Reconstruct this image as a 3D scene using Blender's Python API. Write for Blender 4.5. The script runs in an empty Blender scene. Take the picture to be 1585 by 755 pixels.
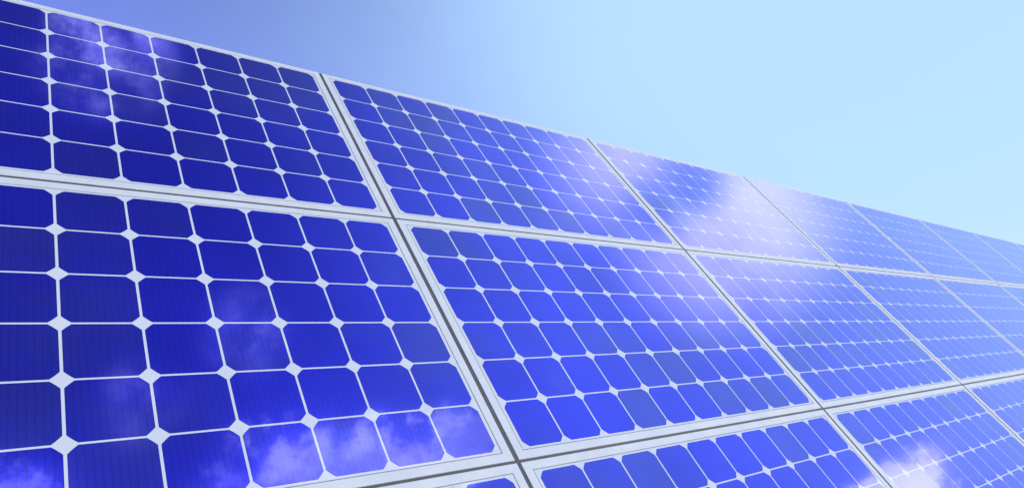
import bpy, bmesh, math, random
from mathutils import Matrix, Vector

random.seed(7)
scene = bpy.context.scene
COL = scene.collection

# ------------------------------------------------------------------ camera
S = 0.16                     # metres per cell pitch
ZC = 1.55                    # height of the centre of the middle row
cam_data = bpy.data.cameras.new("camera")
cam_data.sensor_width = 36.0
cam_data.lens = 36.0 * 1048.29 / 1585.0
cam_data.clip_start = 0.05
cam_data.clip_end = 6000.0
cam = bpy.data.objects.new("camera", cam_data)
COL.objects.link(cam)
right = Vector((0.770139, -0.637876, 0.0))
up = Vector((-0.0711, -0.0858425, 0.9937685))
back = Vector((-0.633901, -0.76534, -0.1114637))
m = Matrix((right, up, back)).transposed().to_4x4()
m.translation = Vector((-12.71816 * S, -10.95582 * S, ZC + 0.04289 * S))
cam.matrix_world = m
scene.camera = cam

# ------------------------------------------------------------------ exposure
vs = scene.view_settings
vs.view_transform = 'Standard'
vs.look = 'None'
vs.gamma = 1.0
vs.exposure = 0.0
vs.use_curve_mapping = False

# ------------------------------------------------------------------ sun and sky
SUN_AZ = 138.0               # degrees from +Y towards +X
SUN_EL = 29.0
SKY_STRENGTH = 0.15

sun_dir = Vector((math.sin(math.radians(SUN_AZ)) * math.cos(math.radians(SUN_EL)),
                  math.cos(math.radians(SUN_AZ)) * math.cos(math.radians(SUN_EL)),
                  math.sin(math.radians(SUN_EL))))
sd = bpy.data.lights.new("sun", 'SUN')
sd.energy = 2.0
sd.angle = math.radians(0.55)
sd.color = (1.0, 0.96, 0.9)
sun = bpy.data.objects.new("sun", sd)
sun.rotation_euler = sun_dir.to_track_quat('Z', 'Y').to_euler()
sun.location = (0, -6, 8)
COL.objects.link(sun)

world = bpy.data.worlds.new("World")
scene.world = world
world.use_nodes = True
wt = world.node_tree
wt.nodes.clear()


class NT:
    """small helper for writing node trees"""
    def __init__(self, tree):
        self.t = tree

    def node(self, kind, **kw):
        n = self.t.nodes.new(kind)
        for k, v in kw.items():
            setattr(n, k, v)
        return n

    def put(self, sock, val):
        if isinstance(val, bpy.types.NodeSocket):
            self.t.links.new(val, sock)
        elif val is not None:
            sock.default_value = val

    def math(self, op, a, b=None, c=None, clamp=False):
        n = self.node('ShaderNodeMath', operation=op, use_clamp=clamp)
        self.put(n.inputs[0], a)
        self.put(n.inputs[1], b)
        self.put(n.inputs[2], c)
        return n.outputs[0]

    def vmath(self, op, a, b=None, out=0):
        n = self.node('ShaderNodeVectorMath', operation=op)
        self.put(n.inputs[0], a)
        self.put(n.inputs[1], b)
        return n.outputs[out]

    def scale(self, v, f):
        n = self.node('ShaderNodeVectorMath', operation='SCALE')
        self.put(n.inputs[0], v)
        self.put(n.inputs['Scale'], f)
        return n.outputs[0]

    def smooth(self, x, a, b, lo=0.0, hi=1.0):
        n = self.node('ShaderNodeMapRange', interpolation_type='SMOOTHSTEP')
        self.put(n.inputs['Value'], x)
        self.put(n.inputs['From Min'], a)
        self.put(n.inputs['From Max'], b)
        self.put(n.inputs['To Min'], lo)
        self.put(n.inputs['To Max'], hi)
        return n.outputs[0]

    def noise(self, vec, scale, detail=5.0, rough=0.55, dist=0.0):
        n = self.node('ShaderNodeTexNoise')
        self.put(n.inputs['Vector'], vec)
        n.inputs['Scale'].default_value = scale
        n.inputs['Detail'].default_value = detail
        n.inputs['Roughness'].default_value = rough
        n.inputs['Distortion'].default_value = dist
        return n.outputs['Fac']

    def mix(self, fac, a, b, blend='MIX'):
        n = self.node('ShaderNodeMix', data_type='RGBA', blend_type=blend)
        self.put(n.inputs[0], fac)
        self.put(n.inputs[6], a)
        self.put(n.inputs[7], b)
        return n.outputs[2]


W = NT(wt)
sky = W.node('ShaderNodeTexSky', sky_type='NISHITA')
sky.sun_disc = False
sky.sun_elevation = math.radians(SUN_EL)
sky.sun_rotation = math.radians(SUN_AZ)
sky.altitude = 0.0
sky.air_density = 1.2
sky.dust_density = 0.8
sky.ozone_density = 4.0

tc = W.node('ShaderNodeTexCoord')
direction = W.vmath('NORMALIZE', tc.outputs['Generated'])
sep = W.node('ShaderNodeSeparateXYZ')
W.put(sep.inputs[0], direction)
# the cloud layer: directions projected on a level sheet overhead
zz = W.math('ADD', W.math('MAXIMUM', sep.outputs[2], 0.0), 0.12)
layer = W.vmath('DIVIDE', direction, None)
comb = W.node('ShaderNodeCombineXYZ')
for i in range(3):
    W.put(comb.inputs[i], zz)
W.put(layer.node.inputs[1], comb.outputs[0])


def blob(centre, r0, r1):
    c = Vector(centre).normalized()
    d = W.vmath('DISTANCE', direction, c[:], out=1)
    return W.smooth(d, r0, r1, 1.0, 0.0)


def total(items):
    acc = items[0]
    for it in items[1:]:
        acc = W.math('MAXIMUM', acc, it)
    return acc


PUFF = 5.9
# heaped clouds with firm edges, standing to the south and east
heap = total([blob((0.37, -0.31, 0.88), 0.03, 0.16),
              blob((0.47, -0.265, 0.84), 0.03, 0.11),
              blob((0.575, -0.228, 0.785), 0.01, 0.08),
              blob((0.06, -0.30, 0.95), 0.01, 0.11),
              blob((0.20, -0.52, 0.83), 0.05, 0.30),
              blob((0.60, -0.62, 0.50), 0.05, 0.28)])
near_sun = blob((0.918, -0.25, 0.325), 0.02, 0.10)
heap = W.math('MAXIMUM', heap, near_sun)
puff = W.noise(W.vmath('ADD', direction, (PUFF, 0.0, 0.0)), 19.0, 9.0, 0.6, 0.0)
heap_d = W.math('ADD', heap, W.math('MULTIPLY', W.math('SUBTRACT', puff, 0.5), 3.0))
heap_m = W.smooth(heap_d, 0.34, 0.82)
heap_m = W.math('MULTIPLY', heap_m, W.smooth(heap, 0.0, 0.25))
# thin veils with soft edges
veil = total([blob((0.125, 0.262, 0.957), 0.03, 0.095),
              W.math('MULTIPLY', blob((0.315, -0.085, 0.945), 0.00, 0.08), 0.6),
              W.math('MULTIPLY', blob((0.20, -0.17, 0.965), 0.00, 0.07), 0.5)])
wisp = W.noise(layer, 17.0, 8.0, 0.62, 0.0)
veil_m = W.math('MULTIPLY', W.smooth(wisp, 0.40, 0.64), veil)
bank = total([blob((0.83, 0.085, 0.55), 0.05, 0.19),
              W.math('MULTIPLY', blob((0.73, 0.18, 0.66), 0.0, 0.15), 0.9)])
gap = total([blob((0.802, 0.155, 0.578), 0.015, 0.075),
             blob((0.775, 0.115, 0.62), 0.0, 0.075)])
bank = W.math('MULTIPLY', bank, W.math('SUBTRACT', 1.0, gap))
soft = W.noise(direction, 9.0, 4.0, 0.5, 0.3)
bank_m = W.math('MULTIPLY', bank, W.smooth(soft, 0.05, 0.46))

base = W.scale(sky.outputs[0], SKY_STRENGTH)
gam = W.node('ShaderNodeGamma')
W.put(gam.inputs[0], base)
gam.inputs[1].default_value = 1.5
base = W.mix(1.0, gam.outputs[0], (2.0, 1.24, 1.70, 1), 'MULTIPLY')
# a thin bright veil of high haze over the eastern half of the sky
east = Vector((0.905, 0.08, 0.42)).normalized()
haze_n = W.noise(direction, 2.2, 3.0, 0.5)
# the veil lies low: it thins out faster upwards than sideways
flat = W.vmath('MULTIPLY', W.vmath('SUBTRACT', direction, east[:]), (1.0, 1.0, 1.75))
haze_d = W.math('ADD', W.vmath('LENGTH', flat, out=1),
                W.math('MULTIPLY', W.math('SUBTRACT', haze_n, 0.5), 0.25))
haze_m = W.smooth(haze_d, 0.48, 1.22, 0.93, 0.0)
base = W.mix(haze_m, base, (0.525, 0.81, 1.2, 1))
clouds = W.math('MAXIMUM', heap_m, W.math('MULTIPLY', veil_m, 0.8), clamp=True)
base = W.mix(bank_m, base, (1.8, 1.88, 2.15, 1))
shade = W.noise(direction, 15.0, 6.0, 0.6)
cloud_col = W.mix(W.smooth(shade, 0.40, 0.66), (1.1, 1.1, 1.7, 1), (4.0, 3.9, 4.2, 1))
cloud_col = W.mix(near_sun, cloud_col, (3.3, 3.2, 3.4, 1))
mixed = W.mix(clouds, base, cloud_col)
bg = W.node('ShaderNodeBackground')
W.put(bg.inputs['Color'], mixed)
bg.inputs['Strength'].default_value = 1.0
wo = W.node('ShaderNodeOutputWorld')
W.put(wo.inputs['Surface'], bg.outputs[0])


# ------------------------------------------------------------------ materials
def material(name):
    mt = bpy.data.materials.new(name)
    mt.use_nodes = True
    b = mt.node_tree.nodes['Principled BSDF']
    return mt, NT(mt.node_tree), b


def glaze(n, b, ior=1.62):
    """the clear front sheet: its anti-reflex film throws back a faintly violet blue"""
    out = next(x for x in n.t.nodes if x.type == 'OUTPUT_MATERIAL')
    fr = n.node('ShaderNodeFresnel')
    fr.inputs['IOR'].default_value = ior
    gl = n.node('ShaderNodeBsdfGlossy')
    gl.inputs['Color'].default_value = (0.65, 0.66, 1.0, 1)
    gl.inputs['Roughness'].default_value = 0.012
    mx = n.node('ShaderNodeMixShader')
    n.put(mx.inputs[0], fr.outputs[0])
    n.put(mx.inputs[1], b.outputs[0])
    n.put(mx.inputs[2], gl.outputs[0])
    n.put(out.inputs['Surface'], mx.outputs[0])


def mat_cell():
    mt, n, b = material("silicon_cell")
    oi = n.node('ShaderNodeObjectInfo')
    tc = n.node('ShaderNodeTexCoord')
    sp = n.node('ShaderNodeSeparateXYZ')
    n.put(sp.inputs[0], tc.outputs['Object'])
    # silicon is a little different from wafer to wafer
    at = n.noise(oi.outputs['Location'], 1.7, 2.0)
    geo0 = n.node('ShaderNodeNewGeometry')
    streak = n.noise(geo0.outputs['Position'], 4.0, 3.0)
    mood = n.math('ADD', n.math('MULTIPLY', oi.outputs['Random'], 0.30),
                  n.math('ADD', at, n.math('MULTIPLY', streak, 0.5)))
    grey = n.smooth(mood, 0.84, 1.16)
    col = n.mix(grey, (0.045, 0.052, 0.74, 1), (0.075, 0.093, 0.58, 1))
    # fine contact fingers running down the wafer
    fr = n.math('FRACT', n.math('MULTIPLY', sp.outputs[0], 11.0 / (0.958 * S)))
    line = n.smooth(n.math('ABSOLUTE', n.math('SUBTRACT', fr, 0.5)), 0.0, 0.13, 0.76, 1.0)
    fr2 = n.math('FRACT', n.math('MULTIPLY', sp.outputs[0], 47.0 / (0.958 * S)))
    line2 = n.smooth(n.math('ABSOLUTE', n.math('SUBTRACT', fr2, 0.5)), 0.05, 0.3, 0.93, 1.0)
    geo = n.node('ShaderNodeNewGeometry')
    cloudy = n.smooth(n.noise(geo.outputs['Position'], 3.0, 3.0), 0.3, 0.7, 0.9, 1.1)
    f = n.math('MULTIPLY', n.math('MULTIPLY', line, line2), cloudy)
    col = n.mix(1.0, col, (1, 1, 1, 1), 'MULTIPLY')
    n.put(col.node.inputs[7], f)
    n.put(b.inputs['Base Color'], col)
    b.inputs['Metallic'].default_value = 0.86
    b.inputs['Roughness'].default_value = 0.10
    glaze(n, b)
    return mt


def mat_backsheet():
    mt, n, b = material("white_backsheet")
    geo = n.node('ShaderNodeNewGeometry')
    d = n.smooth(n.noise(geo.outputs['Position'], 6.0, 5.0), 0.3, 0.75)
    n.put(b.inputs['Base Color'], n.mix(d, (0.52, 0.635, 0.595, 1), (0.56, 0.675, 0.625, 1)))
    b.inputs['Roughness'].default_value = 0.5
    b.inputs['Specular IOR Level'].default_value = 0.0
    glaze(n, b)
    return mt


def mat_frame():
    mt, n, b = material("pale_anodised_frame")
    geo = n.node('ShaderNodeNewGeometry')
    d = n.smooth(n.noise(geo.outputs['Position'], 11.0, 6.0, 0.65), 0.3, 0.75)
    n.put(b.inputs['Base Color'], n.mix(d, (0.50, 0.61, 0.565, 1), (0.55, 0.66, 0.60, 1)))
    n.put(b.inputs['Roughness'], n.smooth(d, 0.0, 1.0, 0.38, 0.5))
    return mt


def mat_plain(name, c0, c1, scale, rough=0.6, metal=0.0):
    mt, n, b = material(name)
    geo = n.node('ShaderNodeNewGeometry')
    d = n.smooth(n.noise(geo.outputs['Position'], scale, 6.0, 0.6), 0.3, 0.7)
    n.put(b.inputs['Base Color'], n.mix(d, (*c0, 1), (*c1, 1)))
    b.inputs['Roughness'].default_value = rough
    b.inputs['Metallic'].default_value = metal
    return mt


M_CELL = mat_cell()
M_BACK = mat_backsheet()
M_FRAME = mat_frame()
M_SEAL = mat_plain("grey_seal", (0.16, 0.17, 0.19), (0.22, 0.23, 0.25), 30.0, 0.7)
M_JOINT_SHADE_BOX = mat_plain("joint_shade_and_box", (0.048, 0.060, 0.052), (0.070, 0.084, 0.074), 12.0, 0.6)  # dark colour stands in for shade in the joints; junction boxes share it
M_STEEL = mat_plain("galvanised_steel", (0.36, 0.37, 0.38), (0.5, 0.51, 0.52), 14.0, 0.45, 0.7)
M_CONC = mat_plain("concrete", (0.28, 0.27, 0.25), (0.38, 0.37, 0.35), 9.0, 0.9)
M_GROUND = mat_plain("dry_meadow", (0.06, 0.075, 0.03), (0.14, 0.13, 0.07), 2.3, 0.95)

# ------------------------------------------------------------------ frame of reference of the sloping array
NRM = Vector((0.0, -0.73162415, 0.68170822))
VDN = Vector((0.0, -0.68170822, -0.73162415))
PU, PV, ASP = 10.550246, 6.232287, 0.9643465
GAP_U, GAP_V = 0.082, 0.050            # open joints between panels
# panel-local axes: x along the row, y up the slope, z out of the face
TILT = math.atan2(0.73162415, 0.68170822)


def place(u, v, h=0.0):
    """point on the array: u to the right, v down the slope (cell pitches), h metres out"""
    return Vector((u * S, 0, ZC)) + VDN * (v * S) + NRM * h


# ------------------------------------------------------------------ mesh helpers
def to_object(name, bm, mat, parent=None):
    me = bpy.data.meshes.new(name)
    bm.normal_update()
    bm.to_mesh(me)
    bm.free()
    me.materials.append(mat)
    return link(name, me, parent)


def link(name, me, parent=None):
    o = bpy.data.objects.new(name, me)
    COL.objects.link(o)
    o.parent = parent
    return o


def add_box(bm, x0, x1, y0, y1, z0, z1, bevel=0.0):
    r = bmesh.ops.create_cube(bm, size=1.0)
    for v in r['verts']:
        v.co = Vector(((x0 + x1) / 2 + v.co.x * (x1 - x0),
                       (y0 + y1) / 2 + v.co.y * (y1 - y0),
                       (z0 + z1) / 2 + v.co.z * (z1 - z0)))
    if bevel:
        es = list({e for v in r['verts'] for e in v.link_edges})
        bmesh.ops.bevel(bm, geom=es, offset=bevel, segments=1, affect='EDGES')


def rings(bm, sections, close=False):
    """join a list of equal closed loops of points"""
    loops = [[bm.verts.new(p) for p in sec] for sec in sections]
    n = len(loops[0])
    for a, b in zip(loops, loops[1:] + ([loops[0]] if close else [])):
        for i in range(n):
            j = (i + 1) % n
            bm.faces.new((a[i], a[j], b[j], b[i]))
    return loops


def rect(hx, hy, z):
    return [(-hx, -hy, z), (hx, -hy, z), (hx, hy, z), (-hx, hy, z)]


# ------------------------------------------------------------------ ground
bm = bmesh.new()
bmesh.ops.create_grid(bm, x_segments=8, y_segments=8, size=2500.0)
ground = to_object("ground", bm, M_GROUND)
ground["kind"] = "structure"

# ------------------------------------------------------------------ one panel
HU = (PU - GAP_U) / 2 * S              # outer half size of a panel
HV = (PV - GAP_V) / 2 * S
LU = 5.058 * S                         # inner edge of the frame lip
LV = 2.930 * S
SEALW = 0.0022
DEPTH = 0.040


def frame_mesh():
    bm = bmesh.new()
    b = 0.0012
    rings(bm, [rect(HU, HV, -DEPTH), rect(HU, HV, -b), rect(HU - b, HV - b, 0),
               rect(LU + b * .5, LV + b * .5, 0), rect(LU, LV, -b * .5), rect(LU, LV, -0.008),
               rect(HU - 0.003, HV - 0.003, -0.008), rect(HU - 0.003, HV - 0.003, -DEPTH + 0.003),
               rect(HU - 0.03, HV - 0.03, -DEPTH + 0.003), rect(HU - 0.03, HV - 0.03, -DEPTH)], close=True)
    bmesh.ops.recalc_face_normals(bm, faces=bm.faces)
    return bm


def seal_mesh():
    bm = bmesh.new()
    rings(bm, [rect(LU - 0.0002, LV - 0.0002, -0.006), rect(LU - 0.0002, LV - 0.0002, -0.0006),
               rect(LU - SEALW, LV - SEALW, -0.0006), rect(LU - SEALW, LV - SEALW, -0.006)], close=True)
    bmesh.ops.recalc_face_normals(bm, faces=bm.faces)
    return bm


def backsheet_mesh():
    bm = bmesh.new()
    add_box(bm, -LU + SEALW, LU - SEALW, -LV + SEALW, LV - SEALW, -0.006, -0.0007)
    return bm


CW, CH = 0.961 * S / 2, (ASP - 0.031) * S / 2
CUT = 0.116 * S


def cell_mesh():
    """a wafer: square with its four corners rounded off"""
    bm = bmesh.new()
    pts = []
    for sx, sy in ((1, 1), (-1, 1), (-1, -1), (1, -1)):
        arc = []
        for k in range(4):
            t = k / 3.0
            bulge = 0.03 * CUT * 4 * t * (1 - t)
            x = CW - CUT * t + bulge * 0.7
            y = CH - CUT * (1 - t) + bulge * 0.7
            arc.append((sx * min(x, CW), sy * min(y, CH)))
        if sx * sy < 0:
            arc.reverse()
        pts += arc
    z1, z0 = -0.0004, -0.00065
    top = [bm.verts.new((x, y, z1)) for x, y in pts]
    bot = [bm.verts.new((x, y, z0)) for x, y in pts]
    bm.faces.new(top)
    n = len(pts)
    for i in range(n):
        j = (i + 1) % n
        bm.faces.new((bot[i], bot[j], top[j], top[i]))
    return bm


def junction_mesh():
    bm = bmesh.new()
    add_box(bm, -0.055, 0.055, HV - 0.17, HV - 0.09, -0.028, -0.0062, 0.004)
    return bm


def mesh_of(name, bm, mat):
    me = bpy.data.meshes.new(name)
    bm.normal_update()
    bm.to_mesh(me)
    bm.free()
    me.materials.append(mat)
    return me


ME_FRAME = mesh_of("frame", frame_mesh(), M_FRAME)
ME_SEAL = mesh_of("seal", seal_mesh(), M_SEAL)
ME_BACK = mesh_of("backsheet", backsheet_mesh(), M_BACK)
ME_CELL = mesh_of("cell", cell_mesh(), M_CELL)
ME_JBOX = mesh_of("junction_box", junction_mesh(), M_JOINT_SHADE_BOX)

ROW_NAME = ["top", "middle", "bottom"]
ORDER = ["leftmost", "second", "third", "fourth", "fifth", "sixth", "seventh", "eighth"]
LABELS = {
    (0, 0): "blue solar panel leftmost in the top row, faint cloud wisps in its corner",
    (0, 1): "evenly blue solar panel second from the left in the top row against the sky",
    (0, 2): "solar panel in the top row with the whitest cloud glare and a dark blue patch",
    (0, 3): "pale glare-washed solar panel, fourth from the left in the top row",
    (0, 4): "narrow pale blue solar panel, fifth from the left in the top row",
    (0, 5): "narrow distant blue solar panel, sixth from the left in the top row",
    (0, 6): "small distant blue solar panel, second from the far end of the top row",
    (0, 7): "farthest solar panel, a sliver at the right end of the top row",
    (1, 0): "large deep blue solar panel leftmost in the middle row, clouds along its lower edge",
    (1, 1): "blue solar panel in the middle row, second from the left, seen whole at the centre",
    (1, 2): "foreshortened blue solar panel, third from the left in the middle row",
    (1, 3): "narrow blue solar panel, fourth from the left in the middle row",
    (1, 4): "narrow blue solar panel, fifth from the left in the middle row",
    (1, 5): "blue solar panel at the right end of the middle row, cut by the photo edge",
    (2, 0): "solar panel at the left of the bottom row, only its top right corner in view",
    (2, 1): "blue solar panel second from the left in the bottom row, cut off below",
    (2, 2): "blue solar panel in the bottom row with a bright white cloud reflected in its corner",
    (2, 3): "blue solar panel at the right end of the bottom row, cut by the photo corner",
}

for r in range(3):
    for c in range(8):
        p = bpy.data.objects.new("solar_panel", None)
        COL.objects.link(p)
        p.empty_display_size = 0.2
        p.location = place((c - 1) * PU + random.uniform(-.004, .004), (r - 1) * PV + random.uniform(-.004, .004),
                           random.uniform(-.0003, .0003))
        p.rotation_euler = (TILT, 0, 0)
        p["label"] = LABELS.get((r, c), "%s solar panel of the %s row, past the right edge of the photo"
                                % (ORDER[c], ROW_NAME[r]))
        p["category"] = "solar panel"
        p["group"] = "solar panels mounted edge to edge in the sloping array"
        link("frame", ME_FRAME, p)
        link("seal", ME_SEAL, p)
        link("backsheet", ME_BACK, p)
        link("junction_box", ME_JBOX, p)
        for j in range(6):
            for i in range(10):
                o = link("cell", ME_CELL, p)
                o.location = ((i - 4.5) * S, (2.5 - j) * ASP * S, 0)

# ------------------------------------------------------------------ the rack that carries the panels
rack = bpy.data.objects.new("mounting_rack", None)
COL.objects.link(rack)
U0, U1 = -1.5 * PU, 6.5 * PU
rack.location = (2.5 * PU * S, 0, 0)
rack["label"] = "mounting rack with added dark strips for the shade in the joints between the solar panels"
rack["category"] = "rack"
bpy.context.view_layer.update()
inv = Matrix.Translation(-rack.location)
SLOPE = Matrix.Translation(Vector((0, 0, ZC))) @ Matrix.Rotation(TILT, 4, 'X')


def rack_part(name, bm, mat, sloped=True):
    if sloped:
        bmesh.ops.transform(bm, matrix=inv @ SLOPE, verts=bm.verts)
    else:
        bmesh.ops.transform(bm, matrix=inv, verts=bm.verts)
    return to_object(name, bm, mat, rack)


# dark strips added in the open joints, standing in for their shade
for k in range(2):
    y = (0.5 - k) * PV * S
    bm = bmesh.new()
    add_box(bm, U0 * S, U1 * S, y - GAP_V * S / 2 + 0.0004, y + GAP_V * S / 2 - 0.0004, -0.030, -0.0018)
    rack_part("joint_shade_strip", bm, M_JOINT_SHADE_BOX)
for k in range(7):
    x = (k - 0.5) * PU * S
    bm = bmesh.new()
    add_box(bm, x - GAP_U * S / 2 + 0.0004, x + GAP_U * S / 2 - 0.0004,
            -1.5 * PV * S + 0.004, 1.5 * PV * S - 0.004, -0.031, -0.0022)
    rack_part("joint_shade_strip", bm, M_JOINT_SHADE_BOX)
# rails along the rows
for r in range(3):
    for s in (-0.27, 0.27):
        y = (1 - r + s) * PV * S
        bm = bmesh.new()
        add_box(bm, U0 * S - 0.05, U1 * S + 0.05, y - 0.02, y + 0.02, -0.0815, -0.0415, 0.003)
        rack_part("rail", bm, M_STEEL)
# rafters, posts and footings
for k in range(8):
    x = (k - 1) * PU * S
    bm = bmesh.new()
    add_box(bm, x - 0.03, x + 0.03, -1.45 * PV * S, 1.45 * PV * S, -0.1625, -0.0825, 0.004)
    rack_part("rafter", bm, M_STEEL)
    for yl in (-1.1, 1.05):
        q = SLOPE @ Vector((x, yl * PV * S, -0.15))
        bm = bmesh.new()
        add_box(bm, x - 0.04, x + 0.04, q.y - 0.04, q.y + 0.04, -0.3, q.z, 0.004)
        rack_part("post", bm, M_STEEL, False)
        bm = bmesh.new()
        add_box(bm, x - 0.16, x + 0.16, q.y - 0.16, q.y + 0.16, -0.4, 0.09, 0.02)
        rack_part("footing", bm, M_CONC, False)
